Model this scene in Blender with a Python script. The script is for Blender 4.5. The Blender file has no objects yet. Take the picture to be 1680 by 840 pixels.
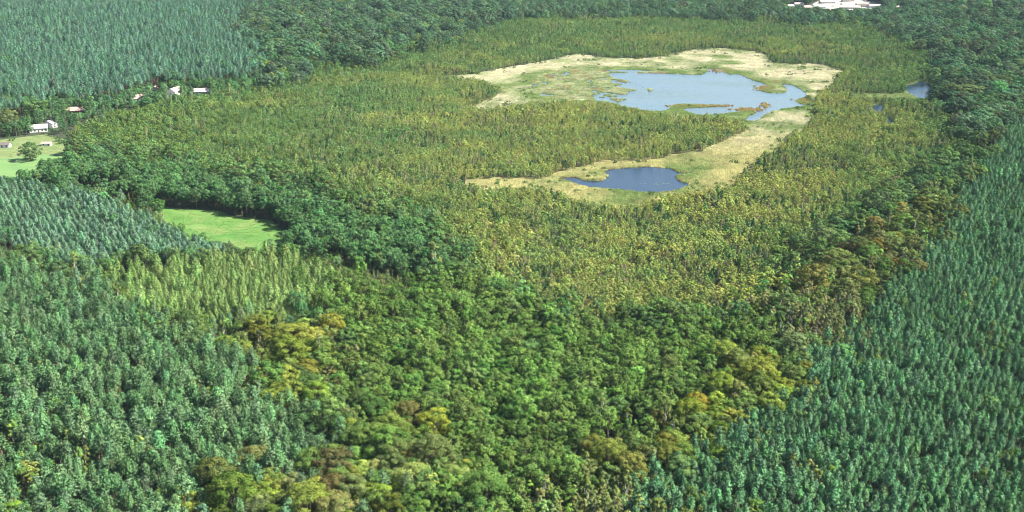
import bpy, bmesh, math
import numpy as np
from mathutils import Vector, Matrix

rng = np.random.default_rng(11)
scene = bpy.context.scene
COL = scene.collection

# ------------------------------------------------------------------ camera, sky, sun, exposure
W0, H0, FPX = 1680.0, 840.0, 1950.0            # photograph size and focal length in its pixels
CAM_Z, PITCH = 225.0, math.radians(18.17)
cam = bpy.data.cameras.new("camera"); cam_o = bpy.data.objects.new("camera", cam); COL.objects.link(cam_o)
cam.sensor_width = 36.0; cam.lens = FPX / W0 * 36.0
cam.clip_start = 1.0; cam.clip_end = 12000.0
cam_o.location = (0, 0, CAM_Z); cam_o.rotation_euler = (math.pi / 2 - PITCH, 0, 0)
scene.camera = cam_o

SUN_EL, SUN_AZ = math.radians(45), math.radians(90)     # azimuth clockwise from the viewing direction (+Y)
world = bpy.data.worlds.new("World"); scene.world = world; world.use_nodes = True
wn = world.node_tree
bg = wn.nodes["Background"]; bg.inputs[1].default_value = 0.05
sky = wn.nodes.new("ShaderNodeTexSky"); sky.sky_type = 'NISHITA'; sky.sun_disc = False
sky.sun_elevation = SUN_EL; sky.sun_rotation = SUN_AZ
sky.air_density = 1.2; sky.dust_density = 0.6
wn.links.new(sky.outputs[0], bg.inputs[0])
sl = bpy.data.lights.new("sun", 'SUN'); sl.energy = 5.0; sl.angle = math.radians(0.5); sl.color = (1.0, 0.955, 0.87)
so = bpy.data.objects.new("sun", sl); COL.objects.link(so); so.location = (300, 200, 400)
sdir = Vector((math.sin(SUN_AZ) * math.cos(SUN_EL), math.cos(SUN_AZ) * math.cos(SUN_EL), math.sin(SUN_EL)))
so.rotation_euler = sdir.to_track_quat('Z', 'Y').to_euler()
vs = scene.view_settings
vs.view_transform = 'Standard'; vs.look = 'None'; vs.gamma = 1.0; vs.exposure = 2.25
scene.cycles.max_bounces = 5; scene.cycles.diffuse_bounces = 2; scene.cycles.transmission_bounces = 3
scene.cycles.glossy_bounces = 2; scene.cycles.volume_bounces = 0
scene.cycles.use_denoising = True; scene.cycles.filter_width = 1.0

# ------------------------------------------------------------------ geometry of the place
CP, SP = math.cos(PITCH), math.sin(PITCH)
def ground(u, v, z=0.0):
    """point of the level plane at height z that lies on the sight line through photograph pixel (u, v)"""
    u = np.asarray(u, float); v = np.asarray(v, float); z = np.asarray(z, float)
    a = (u - W0 / 2) / FPX; b = (H0 / 2 - v) / FPX
    dy = CP + b * SP; dz = -SP + b * CP
    t = (CAM_Z - z) / -dz
    return np.stack([a * t, dy * t], -1)
def project(x, y, z):
    yy = np.asarray(y, float); zz = np.asarray(z, float) - CAM_Z
    d = yy * CP - zz * SP; up = yy * SP + zz * CP
    return W0 / 2 + FPX * np.asarray(x, float) / d, H0 / 2 - FPX * up / d, d
def poly(pts, z=0.0):
    return np.array([ground(p[0], p[1], p[2] if len(p) > 2 else z) for p in pts])
def smooth(P, k=5, wob=0.0, seed=0):
    r = np.random.default_rng(seed); n = len(P); out = []
    for i in range(n):
        p0, p1, p2, p3 = P[i - 1], P[i], P[(i + 1) % n], P[(i + 2) % n]
        for j in range(k):
            t = j / k
            out.append(0.5 * (2 * p1 + (p2 - p0) * t + (2 * p0 - 5 * p1 + 4 * p2 - p3) * t * t + (3 * p1 - p0 - 3 * p2 + p3) * t ** 3))
    out = np.array(out)
    if wob: out += r.normal(0, wob, out.shape)
    return out
def inside(P, X, Y):
    res = np.zeros(len(X), bool); lo, hi = P.min(0), P.max(0)
    m = (X >= lo[0]) & (X <= hi[0]) & (Y >= lo[1]) & (Y <= hi[1])
    x, y = X[m], Y[m]; c = np.zeros(len(x), bool)
    for (x1, y1), (x2, y2) in zip(P, np.roll(P, -1, 0)):
        if y1 == y2: continue
        s = ((y1 > y) != (y2 > y)) & (x < (x2 - x1) * (y - y1) / (y2 - y1) + x1)
        c ^= s
    res[m] = c
    return res
def vnoise(X, Y, s, seed):
    r = np.random.default_rng(seed); T = r.random((64, 64))
    x = np.asarray(X) / s + 1000.3; y = np.asarray(Y) / s + 1000.7
    i = np.floor(x).astype(int); j = np.floor(y).astype(int); fx = x - i; fy = y - j
    fx = fx * fx * (3 - 2 * fx); fy = fy * fy * (3 - 2 * fy)
    g = lambda a, b: T[a % 64, b % 64]
    return (g(i, j) * (1 - fx) + g(i + 1, j) * fx) * (1 - fy) + (g(i, j + 1) * (1 - fx) + g(i + 1, j + 1) * fx) * fy
def fbm(X, Y, s, seed): return 0.55 * vnoise(X, Y, s, seed) + 0.3 * vnoise(X, Y, s / 2.1, seed + 1) + 0.15 * vnoise(X, Y, s / 4.3, seed + 2)

# ------------------------------------------------------------------ materials
def new_mat(name):
    m = bpy.data.materials.new(name); m.use_nodes = True
    nt = m.node_tree; nt.nodes.clear(); out = nt.nodes.new("ShaderNodeOutputMaterial")
    return m, nt, out
def N(nt, t, **kw):
    n = nt.nodes.new(t)
    for k, v in kw.items(): setattr(n, k, v)
    return n
def ramp(nt, stops):
    r = N(nt, "ShaderNodeValToRGB"); e = r.color_ramp.elements
    while len(e) < len(stops): e.new(0.5)
    for el, (p, c) in zip(e, stops): el.position = p; el.color = (*c, 1)
    return r
def foliage_mat():
    m, nt, out = new_mat("foliage")
    tint = N(nt, "ShaderNodeAttribute", attribute_type='INSTANCER', attribute_name="tint")
    v = N(nt, "ShaderNodeAttribute", attribute_type='GEOMETRY', attribute_name="leaf_tone")
    mr = N(nt, "ShaderNodeMapRange"); mr.inputs['To Min'].default_value = 0.74; mr.inputs['To Max'].default_value = 1.32
    nt.links.new(v.outputs['Fac'], mr.inputs['Value'])
    hs = N(nt, "ShaderNodeHueSaturation")
    mh = N(nt, "ShaderNodeMapRange"); mh.inputs['To Min'].default_value = 0.515; mh.inputs['To Max'].default_value = 0.485
    nt.links.new(v.outputs['Fac'], mh.inputs['Value'])
    nt.links.new(mh.outputs[0], hs.inputs['Hue']); nt.links.new(mr.outputs[0], hs.inputs['Value'])
    nt.links.new(tint.outputs['Color'], hs.inputs['Color'])
    d = N(nt, "ShaderNodeBsdfDiffuse"); t = N(nt, "ShaderNodeBsdfTranslucent"); mx = N(nt, "ShaderNodeMixShader")
    mx.inputs[0].default_value = 0.15
    for s in (d, t): nt.links.new(hs.outputs[0], s.inputs['Color'])
    nt.links.new(d.outputs[0], mx.inputs[1]); nt.links.new(t.outputs[0], mx.inputs[2])
    nt.links.new(mx.outputs[0], out.inputs[0])
    return m
def rough_mat(name, stops, scale, detail=6, stretch=(1, 1, 1), bump=0.0, rough=0.9, obj=False):
    m, nt, out = new_mat(name)
    tc = N(nt, "ShaderNodeTexCoord"); mp = N(nt, "ShaderNodeMapping"); mp.inputs['Scale'].default_value = stretch
    no = N(nt, "ShaderNodeTexNoise"); no.inputs['Scale'].default_value = scale; no.inputs['Detail'].default_value = detail
    r = ramp(nt, stops); b = N(nt, "ShaderNodeBsdfPrincipled"); b.inputs['Roughness'].default_value = rough
    b.inputs['Specular IOR Level'].default_value = 0.2
    nt.links.new(tc.outputs['Object'], mp.inputs[0]); nt.links.new(mp.outputs[0], no.inputs['Vector'])
    nt.links.new(no.outputs[0], r.inputs[0]); nt.links.new(r.outputs[0], b.inputs['Base Color'])
    if bump:
        bm = N(nt, "ShaderNodeBump"); bm.inputs['Strength'].default_value = 0.6; bm.inputs['Distance'].default_value = bump
        nt.links.new(no.outputs[0], bm.inputs['Height']); nt.links.new(bm.outputs[0], b.inputs['Normal'])
    nt.links.new(b.outputs[0], out.inputs[0])
    return m
def water_mat(name, base, amp, scale, rough):
    m, nt, out = new_mat(name)
    tc = N(nt, "ShaderNodeTexCoord"); b = N(nt, "ShaderNodeBsdfPrincipled")
    b.inputs['Base Color'].default_value = (*base, 1); b.inputs['IOR'].default_value = 1.333
    n1 = N(nt, "ShaderNodeTexNoise"); n1.inputs['Scale'].default_value = scale; n1.inputs['Detail'].default_value = 4
    mp = N(nt, "ShaderNodeMapping"); mp.inputs['Scale'].default_value = (1.0, 2.2, 1); mp.inputs['Rotation'].default_value = (0, 0, 0.3)
    nt.links.new(tc.outputs['Object'], mp.inputs[0]); nt.links.new(mp.outputs[0], n1.inputs['Vector'])
    # wind lanes: ripples are weaker in long calm streaks
    mp2 = N(nt, "ShaderNodeMapping"); mp2.inputs['Scale'].default_value = (0.006, 0.03, 1); mp2.inputs['Rotation'].default_value = (0, 0, 0.12)
    n2 = N(nt, "ShaderNodeTexNoise"); n2.inputs['Scale'].default_value = 1.0; n2.inputs['Detail'].default_value = 3
    nt.links.new(tc.outputs['Object'], mp2.inputs[0]); nt.links.new(mp2.outputs[0], n2.inputs['Vector'])
    mr = N(nt, "ShaderNodeMapRange"); mr.inputs['From Min'].default_value = 0.35; mr.inputs['From Max'].default_value = 0.6
    mr.inputs['To Min'].default_value = rough * 0.4; mr.inputs['To Max'].default_value = rough * 1.3
    nt.links.new(n2.outputs[0], mr.inputs['Value']); nt.links.new(mr.outputs[0], b.inputs['Roughness'])
    bm = N(nt, "ShaderNodeBump"); bm.inputs['Strength'].default_value = 1.0; bm.inputs['Distance'].default_value = amp
    nt.links.new(n1.outputs[0], bm.inputs['Height']); nt.links.new(bm.outputs[0], b.inputs['Normal'])
    nt.links.new(b.outputs[0], out.inputs[0])
    return m
M = {}
M['foliage'] = foliage_mat()
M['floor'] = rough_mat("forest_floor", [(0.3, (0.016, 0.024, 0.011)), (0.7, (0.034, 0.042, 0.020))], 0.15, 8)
M['meadow'] = rough_mat("meadow_grass", [(0.3, (0.036, 0.096, 0.016)), (0.5, (0.058, 0.122, 0.024)), (0.7, (0.100, 0.130, 0.040))], 0.06, 9, (1, 1, 1), 0.15)
M['field'] = rough_mat("field_grass", [(0.3, (0.060, 0.118, 0.036)), (0.55, (0.080, 0.142, 0.044)), (0.75, (0.108, 0.146, 0.056))], 0.05, 9, (1, 2.5, 1), 0.1)
M['rough_grass'] = rough_mat("rough_grass", [(0.3, (0.056, 0.100, 0.030)), (0.5, (0.088, 0.118, 0.040)), (0.7, (0.140, 0.130, 0.066))], 0.10, 9, (1, 2.5, 1), 0.1)
M['reed_floor'] = rough_mat("reed_litter", [(0.3, (0.16, 0.19, 0.075)), (0.5, (0.33, 0.31, 0.17)), (0.72, (0.46, 0.42, 0.28))], 0.10, 10, (1, 1, 1), 0.2)
M['bog_floor'] = rough_mat("bog_moss", [(0.3, (0.07, 0.07, 0.025)), (0.7, (0.16, 0.14, 0.05))], 0.3, 8)
M['sand'] = rough_mat("pale_sand", [(0.3, (0.12, 0.11, 0.08)), (0.5, (0.26, 0.23, 0.19)), (0.7, (0.40, 0.36, 0.32))], 0.10, 8, rough=0.95)
M['lake'] = water_mat("lake_water", (0.062, 0.096, 0.120), 0.40, 0.5, 0.24)
M['pond'] = water_mat("pond_water", (0.005, 0.015, 0.034), 0.13, 0.6, 0.06)
M['bark_brown'] = rough_mat("bark_brown", [(0.3, (0.06, 0.045, 0.032)), (0.7, (0.13, 0.105, 0.08))], 3, 6, (1, 1, 0.2))
M['bark_pine'] = rough_mat("bark_pine", [(0.3, (0.112, 0.072, 0.045)), (0.7, (0.210, 0.153, 0.100))], 3, 6, (1, 1, 0.3))
M['bark_pale'] = rough_mat("bark_pale", [(0.35, (0.22, 0.2, 0.17)), (0.5, (0.55, 0.52, 0.46)), (0.7, (0.66, 0.63, 0.57))], 2.5, 6, (1, 1, 1.5))

# ------------------------------------------------------------------ setting: ground sheets and water
def sheet(name, P, z, mat, kind='structure', label=None):
    bm = bmesh.new()
    f = bm.faces.new([bm.verts.new((x, y, z)) for x, y in P])
    if f.normal.z < 0: f.normal_flip()
    bmesh.ops.triangulate(bm, faces=[f])
    bm.normal_update()
    for f in bm.faces:
        if f.normal.z < 0: f.normal_flip()
    me = bpy.data.meshes.new(name); bm.to_mesh(me); bm.free()
    o = bpy.data.objects.new(name, me); COL.objects.link(o); me.materials.append(mat)
    o['kind'] = kind
    if label: o['label'] = label
    return o
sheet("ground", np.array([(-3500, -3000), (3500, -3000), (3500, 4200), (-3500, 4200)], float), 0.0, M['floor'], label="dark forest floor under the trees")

TB = 5.0      # height of the bog trees whose tops hide the near edge of the reeds
reed_px = [(745, 125), (775, 123), (800, 118), (830, 112), (870, 106), (910, 98), (950, 90), (985, 95), (1040, 97), (1075, 95), (1100, 91), (1130, 84), (1165, 81), (1200, 81),
           (1235, 85), (1262, 93), (1267, 103), (1300, 106), (1340, 106), (1385, 117), (1388, 124), (1370, 132), (1366, 148), (1345, 158), (1338, 172), (1336, 188, 3), (1328, 203, TB), (1305, 217, TB),
           (1290, 228, TB), (1266, 247, TB), (1245, 264, TB), (1226, 284, TB), (1203, 302, TB), (1178, 310, TB), (1130, 320, TB), (1080, 330, TB), (1020, 337, TB), (960, 331, TB), (920, 320, TB),
           (885, 311, TB), (840, 309, TB), (800, 309, TB), (768, 302, TB), (775, 292), (840, 285), (890, 270), (930, 240), (960, 200), (900, 180), (850, 184, 3), (800, 184), (758, 184), (700, 170), (690, 140)]
island_px = [(800, 186, TB), (830, 173, TB), (880, 168, TB), (920, 165, TB), (960, 167, TB), (1010, 172, TB), (1060, 184, TB), (1130, 191, TB), (1205, 198, TB), (1232, 209, 3), (1236, 214), (1200, 230), (1150, 247), (1100, 259), (1050, 265),
             (1000, 267), (945, 278), (905, 288), (880, 294), (800, 293), (740, 297), (640, 290), (640, 200), (740, 190)]
tongue_px = [(640, 118, TB), (700, 125, TB), (745, 129, TB), (790, 132, TB), (812, 141, TB), (819, 151, 2), (806, 164), (772, 178), (735, 184), (640, 190)]
pond_px = [(919, 293), (935, 292), (948, 292.5), (956, 296), (975, 298), (990, 296), (996, 290), (991, 284), (1000, 279), (1020, 277), (1050, 275), (1080, 275), (1104, 278.5), (1111, 283), (1128, 284.5), (1145, 281.5),
           (1132, 286), (1114, 288), (1111, 294), (1120, 300), (1130, 302), (1128, 306), (1112, 313), (1085, 317), (1050, 316.5), (1010, 312), (970, 309), (945, 303), (930, 298)]
lake_px = [(1010, 172), (1022, 165), (1040, 160), (1062, 154), (1070, 148), (1050, 142), (1032, 134), (1005, 129), (1000, 121), (1030, 120), (1090, 121), (1150, 123), (1162, 114), (1185, 114), (1195, 122), (1215, 123), (1235, 132), (1252, 137), (1262, 143), (1250, 149), (1262, 153), (1285, 153), (1290, 146), (1280, 141), (1296, 139),
           (1316, 148), (1324, 158), (1308, 165), (1314, 171), (1335, 172), (1318, 175), (1280, 181), (1258, 188), (1250, 194), (1242, 199), (1222, 199), (1226, 192), (1240, 186), (1228, 183), (1210, 185), (1185, 188), (1160, 190), (1135, 187), (1120, 180), (1150, 177), (1190, 175), (1150, 172.5), (1112, 172),
           (1100, 178), (1085, 184), (1055, 182), (1030, 178)]
marsh_px = [(880, 128), (905, 118), (950, 114), (1000, 114), (1090, 118), (1090, 126), (1080, 160), (1020, 172), (975, 166), (930, 166), (890, 160), (870, 148)]
reeds = smooth(poly(reed_px), 4, 0.9, 1); island = smooth(poly(island_px), 4, 0.8, 2); tongue = smooth(poly(tongue_px), 4, 0.8, 3)
pond = smooth(poly(pond_px), 4, 0.25, 4); lake = smooth(poly(lake_px), 4, 0.5, 5); marsh = smooth(poly(marsh_px), 4, 0.5, 6)
rpond = [smooth(poly(p), 4, 0.3, 7 + i) for i, p in enumerate([
    [(1484, 142), (1498, 138), (1510, 134), (1526, 138), (1533, 148), (1527, 160), (1512, 164), (1498, 158), (1486, 151)],
    [(1430, 175), (1445, 172), (1452, 178), (1446, 186), (1434, 183)],
    [(1452, 190), (1462, 194), (1468, 202), (1456, 203)]])]
rmarsh = smooth(poly([(1400, 150), (1430, 142), (1470, 138), (1480, 120), (1500, 105), (1535, 110), (1545, 130), (1540, 155), (1528, 166), (1490, 163), (1455, 168), (1470, 200), (1450, 208), (1425, 185), (1400, 170)]), 4, 0.8, 9)
HM = 13.0
meadow = smooth(poly([(255, 338), (300, 343), (345, 345), (365, 348), (378, 354), (405, 357), (430, 360), (447, 362), (452, 372), (470, 380), (482, 388), (474, 398, 4), (440, 402, 5), (405, 412, 5), (375, 405, 5), (340, 392, 5), (300, 375, 5), (268, 352, 4), (250, 342)]), 4, 0.3, 10)
clearing = smooth(poly([(120, 312), (150, 309), (185, 306), (205, 304), (205, 312), (180, 322), (140, 325)]), 4, 0.3, 11)
field_a = poly([(-260, 268), (-40, 262), (30, 256), (75, 252), (98, 252), (125, 258), (98, 262, 8), (60, 272, 9), (28, 290, 8), (-60, 300, 6), (-260, 310, 6)])
field_b = poly([(-260, 236), (-20, 232), (30, 226), (80, 220), (110, 230), (125, 240), (118, 250), (98, 253.5), (75, 253.5), (30, 257.5), (-40, 263.5), (-260, 269.5)])
sandyard = smooth(poly([(1322, 13), (1335, 6), (1350, 0), (1385, -6), (1420, 0), (1440, 6), (1450, 12), (1440, 18, 5), (1405, 20, 5), (1372, 19, 5), (1345, 18, 5)]), 3, 1.5, 12)
sheet("reed_bed", reeds, 0.06, M['reed_floor'], label="pale straw coloured reed bed floor around the lake")
sheet("bog_ground", island, 0.12, M['bog_floor'], label="mossy bog ground under the small trees between lake and pond")
sheet("bog_ground", tongue, 0.18, M['bog_floor'], label="mossy bog ground of the tree tongue by the lake")
sheet("lake_margin_water", marsh, 0.24, M['lake'], label="shallow water among the reeds west of the lake")
sheet("lake_water", lake, 0.30, M['lake'], label="wide pale blue bog lake")
sheet("pond_water", pond, 0.36, M['pond'], label="small dark blue pond ringed by reeds")
for i, p in enumerate(rpond): sheet("pool_water", p, 0.30, M['pond'], label=["small blue pool among the trees right of the lake", "tiny dark pool below the small blue pool", "sliver of dark water below the tiny pool"][i])
sheet("marsh_ground", rmarsh, 0.06, M['rough_grass'], label="grassy marsh around the small blue pool")
sheet("meadow", meadow, 0.08, M['meadow'], label="bright green meadow enclosed by forest")
sheet("clearing_grass", clearing, 0.08, M['field'], label="sliver of pale green clearing above the meadow")
sheet("field", field_a, 0.08, M['field'], label="light green field at the left edge")
sheet("field_strip", field_b, 0.14, M['rough_grass'], label="yellowish grass strip above the light green field")
sheet("sand_yard", sandyard, 0.08, M['sand'], label="pale sandy yard of the settlement behind the bog")
road = poly([(232, 163), (262, 158.5), (300, 154), (345, 151), (345, 153), (300, 156.5), (262, 161.5), (236, 167)])
sheet("track", road, 0.08, M['sand'], label="pale track beside the white houses")

# ------------------------------------------------------------------ tree builders
class MB:
    def __init__(s): s.v = []; s.f = []; s.t = []; s.n = 0
    def tube(s, pts, rad, k=6):
        base = s.n
        pts = [np.array(p, float) for p in pts]
        for i, (p, r) in enumerate(zip(pts, rad)):
            d = pts[min(i + 1, len(pts) - 1)] - pts[max(i - 1, 0)]; d /= np.linalg.norm(d) + 1e-9
            a = np.cross(d, (1, 0, 0) if abs(d[0]) < 0.8 else (0, 1, 0)); a /= np.linalg.norm(a); b = np.cross(d, a)
            for j in range(k):
                q = 2 * math.pi * j / k
                s.v.append(p + r * (math.cos(q) * a + math.sin(q) * b)); s.t.append(0.5)
        for i in range(len(pts) - 1):
            for j in range(k):
                s.f.append((base + i * k + j, base + i * k + (j + 1) % k, base + (i + 1) * k + (j + 1) % k, base + (i + 1) * k + j))
        s.n += len(pts) * k
    def leaves(s, P, Nn, size, tone, r, asp=0.62):
        n = len(P)
        if n == 0: return
        Nn = Nn / (np.linalg.norm(Nn, axis=1, keepdims=True) + 1e-9)
        a = np.cross(Nn, r.normal(size=(n, 3))); a /= np.linalg.norm(a, axis=1, keepdims=True) + 1e-9
        b = np.cross(Nn, a)
        S = size[:, None]
        c = np.stack([P + a * S, P + b * S * asp + Nn * S * 0.12, P - a * S, P - b * S * asp + Nn * S * 0.12], 1).reshape(-1, 3)
        s.v.extend(c); s.t.extend(np.repeat(tone, 4))
        s.f.extend([(s.n + 4 * i, s.n + 4 * i + 1, s.n + 4 * i + 2, s.n + 4 * i + 3) for i in range(n)])
        s.n += 4 * n
    def mesh(s, name, mats, split=None):
        me = bpy.data.meshes.new(name); me.from_pydata([tuple(x) for x in s.v], [], s.f)
        at = me.attributes.new("leaf_tone", 'FLOAT', 'POINT'); at.data.foreach_set("value", np.array(s.t, np.float32))
        for m in mats: me.materials.append(m)
        if split is not None:
            idx = np.zeros(len(s.f), np.int32); idx[split:] = 1
            me.polygons.foreach_set("material_index", idx)
        me.update(); return me
def joined(a, b):
    o = MB(); o.v = list(a.v) + list(b.v); o.t = list(a.t) + list(b.t)
    o.f = list(a.f) + [tuple(i + a.n for i in f) for f in b.f]; o.n = a.n + b.n
    return o
def pine(r, H, dia, length, levels, per, tuft, point=0.75, irregular=0.2, droop=0.12, asp=0.5, sub=(0.4, 0.72, 1.0)):
    T, C = MB(), MB(); lean = r.normal(0, 0.012, 2) * H
    T.tube([(0, 0, -0.3), (lean[0] * .3, lean[1] * .3, H * .4), (lean[0] * .8, lean[1] * .8, H * .8), (lean[0], lean[1], H)], [0.011 * H + .03, 0.009 * H, 0.005 * H, 0.02], 6)
    P, Nn, S, V = [], [], [], []
    for i in range(levels):
        t = (i + 0.5 * r.random()) / levels
        rad = dia / 2 * ((1 - t) ** point) * min(1.0, (t + 0.35) / 0.55)
        z = H - length * (1 - t)
        for j in range(per if t < 0.8 else max(3, per - 2)):
            az = 2 * math.pi * (j + 0.6 * r.random()) / per + i * 1.3
            rr = rad * (1 + irregular * r.normal()); tone = np.clip(0.5 + 0.22 * r.normal(), 0, 1)
            dirv = np.array([math.cos(az), math.sin(az), 0])
            if r.random() < irregular * 0.5: continue
            for q in sub:
                n = 3 if q > 0.9 else 2
                for _ in range(n):
                    p = np.array([lean[0] * (z / H), lean[1] * (z / H), z]) + dirv * rr * q + np.array([0, 0, droop * rr * (q - 0.3)]) + r.normal(0, tuft * 0.45, 3)
                    P.append(p); Nn.append(dirv * 0.75 + np.array([0, 0, 0.6]) + r.normal(0, 0.36, 3)); S.append(tuft * (0.7 + 0.6 * r.random())); V.append(np.clip(tone + 0.14 * r.normal(), 0, 1))
    for _ in range(7):
        P.append(np.array([lean[0], lean[1], H - 0.5 * r.random() * tuft * 3]) + r.normal(0, tuft * 0.3, 3)); Nn.append(r.normal(0, 0.7, 3) + (0, 0, .4)); S.append(tuft * 0.7); V.append(0.65)
    C.leaves(np.array(P), np.array(Nn), np.array(S), np.array(V), r, asp)
    return T, C
def broad(r, H, dia, base, nl, per, leaf, flat=1.0, lob=0.30, column=False, limbs=5, tr=0.014):
    T, C = MB(), MB(); ch = H - base; cz = base + ch * (0.45 if not column else 0.5)
    T.tube([(0, 0, -0.3), (0.01 * H * r.normal(), 0.01 * H * r.normal(), base), (0.02 * H * r.normal(), 0.02 * H * r.normal(), base + ch * 0.6)], [tr * H + .02, tr * H * .8, tr * H * .3], 6)
    P, Nn, S, V = [], [], [], []
    for i in range(nl):
        zt = 1 - 1.75 * (i + 0.5) / nl + 0.12 * r.normal(); zt = np.clip(zt, -0.85, 1)
        az = i * 2.39996 + 0.5 * r.normal(); rr = math.sqrt(max(0, 1 - zt * zt))
        k = 0.80 + 0.16 * r.normal()
        if column: k *= 0.8
        c = np.array([math.cos(az) * rr * dia / 2 * k, math.sin(az) * rr * dia / 2 * k, cz + zt * ch * 0.47 * (0.9 + .1 * r.random())])
        lr = dia * lob * (0.75 + 0.5 * r.random()); tone = np.clip(0.5 + 0.24 * r.normal(), 0, 1)
        if i < limbs * 3 and i % 3 == 0:
            T.tube([(0, 0, base + ch * 0.1 * r.random()), tuple(c * 0.5 + np.array([0, 0, (base + .3 * ch) * 0.5])), tuple(c)], [tr * H * .45, tr * H * .3, 0.02], 4)
        d = r.normal(size=(per, 3)); out = c - np.array([0, 0, cz - ch * 0.1]); out /= np.linalg.norm(out) + 1e-9
        d = d / np.linalg.norm(d, axis=1, keepdims=True) + out * 0.75 + np.array([0, 0, 0.25]); d /= np.linalg.norm(d, axis=1, keepdims=True)
        rad = lr * (0.6 + 0.45 * r.random(per))[:, None]
        p = c + d * rad * np.array([1, 1, 0.8 * flat])
        P.append(p); Nn.append(d * 1.0 + r.normal(0, 0.26, (per, 3)) + (0, 0, .15)); S.append(leaf * (0.65 + 0.7 * r.random(per))); V.append(np.clip(tone + 0.16 * r.normal(size=per), 0, 1))
    C.leaves(np.concatenate(P), np.concatenate(Nn), np.concatenate(S), np.concatenate(V), r)
    return T, C
KINDS = {   # kind: (builder for one variant, bark, number of variants, nominal height)
    'plantation_pine': (lambda r: pine(r, 11.5, 2.8, 4.0, 8, 8, 0.27, 0.48, 0.2), 'bark_pine', 6, 11.5),
    'scots_pine': (lambda r: pine(r, 17, 4.2, 5.6, 9, 9, 0.33, 0.45, 0.26), 'bark_pine', 6, 17),
    'young_pine': (lambda r: pine(r, 9, 3.0, 4.4, 8, 7, 0.31, 0.6), 'bark_pine', 5, 9),
    'larch_tree': (lambda r: pine(r, 12, 3.9, 5.6, 10, 8, 0.29, 0.65, 0.15, -0.05), 'bark_brown', 5, 12),
    'alder_tree': (lambda r: broad(r, 13, 5.3, 5.5, 16, 54, 0.28, 1.0, 0.25), 'bark_brown', 7, 13),
    'bog_birch': (lambda r: broad(r, 5.6, 2.7, 1.3, 10, 28, 0.23, 1.0, 0.25, False, 2, 0.010), 'bark_pale', 7, 5.6),
    'bog_pine': (lambda r: pine(r, 5.5, 2.2, 4.0, 7, 5, 0.30, 0.7, 0.3), 'bark_pine', 4, 5.5),
    'beech_tree': (lambda r: broad(r, 20, 14, 6, 70, 110, 0.30, 0.8, 0.15, False, 9, 0.022), 'bark_brown', 5, 20),
    'oak_tree': (lambda r: broad(r, 17, 10.5, 5, 40, 90, 0.31, 0.75, 0.18, False, 7, 0.022), 'bark_brown', 5, 17),
    'aspen_tree': (lambda r: broad(r, 15, 3.6, 4, 20, 34, 0.30, 1.2, 0.22, True, 5, 0.010), 'bark_pale', 5, 15),
    'willow_shrub': (lambda r: broad(r, 2.8, 3.2, 0.2, 12, 24, 0.26, 0.8, 0.26, False, 3, 0.012), 'bark_brown', 4, 2.8),
}
PROTO = {}
for kn, (fn, bark, nv, hh) in KINDS.items():
    lst = []
    coll = bpy.data.collections.new("source_" + kn)
    for i in range(nv):
        T, C = fn(np.random.default_rng(100 * i + len(kn) * 7 + 3))
        tm = T.mesh(kn + "_trunk", [M[bark]]); cm = C.mesh(kn + "_crown", [M['foliage']])
        J = joined(T, C); jm = J.mesh(kn + "_whole", [M[bark], M['foliage']], len(T.f))
        jo = bpy.data.objects.new("%s_source_%02d" % (kn, i), jm); coll.objects.link(jo)
        lst.append((tm, cm))
    PROTO[kn] = (lst, coll, hh, nv)

# ------------------------------------------------------------------ where the trees stand
# regions in order of precedence; pixel outlines follow the crowns, so each is laid on the plane of its canopy
C_TEAL = (0.068, 0.146, 0.066); C_SCOTS = (0.074, 0.140, 0.060); C_YOUNG = (0.085, 0.158, 0.092); C_LARCH = (0.125, 0.192, 0.058)
C_ALDER = (0.066, 0.118, 0.027); C_DARK = (0.050, 0.108, 0.038); C_BOG = (0.172, 0.200, 0.047); C_BOGG = (0.072, 0.136, 0.038)
C_BEECH = (0.105, 0.140, 0.024); C_OAK = (0.066, 0.112, 0.034); C_ASPEN = (0.102, 0.120, 0.044); C_OLIVE = (0.082, 0.116, 0.030)
REG = []
def region(name, pts, z, spacing, mix, rows=None, jit=0.38, gap=0.0):
    REG.append(dict(name=name, P=smooth(poly(pts, z), 3, 1.2, len(REG) + 50), spacing=spacing, mix=mix, rows=rows, jit=jit, gap=gap))
# mix: list of (kind, weight, colour, colour spread, scale)
region('left_gap', [(-40, 395), (0, 392), (50, 415), (110, 440), (105, 458), (60, 445), (0, 425), (-40, 415)], 8, 3.2, [('alder_tree', .5, C_DARK, .15, .6), ('aspen_tree', .3, C_OLIVE, .2, .7)], gap=0.35)
region('left_edge', [(100, 420), (150, 440), (190, 455), (200, 490), (250, 515), (330, 535), (400, 520), (395, 560), (340, 565), (250, 525), (180, 490), (110, 452)], 10, 3.4, [('alder_tree', .55, C_ALDER, .2, .8), ('aspen_tree', .3, C_OLIVE, .25, .8), ('scots_pine', .2, C_SCOTS, .15, .8)])
region('young_pines', [(-200, 285), (-40, 288), (20, 296), (90, 308), (140, 318), (190, 338), (250, 365), (320, 392), (395, 412), (330, 420), (250, 422), (185, 432), (150, 445), (60, 415), (0, 385), (-200, 330)], 7, 3.3, [('young_pine', 1, C_YOUNG, .14, 1.12)], rows=(-0.5, 0.92), jit=0.2)
region('larches', [(175, 432), (250, 420), (330, 415), (400, 409), (480, 422), (535, 450), (525, 500), (450, 512), (400, 520), (330, 535), (250, 515), (200, 490)], 11, 3.7, [('larch_tree', 1, C_LARCH, .11, 1.0)], rows=(0.6, 1.0), jit=0.4)
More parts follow.
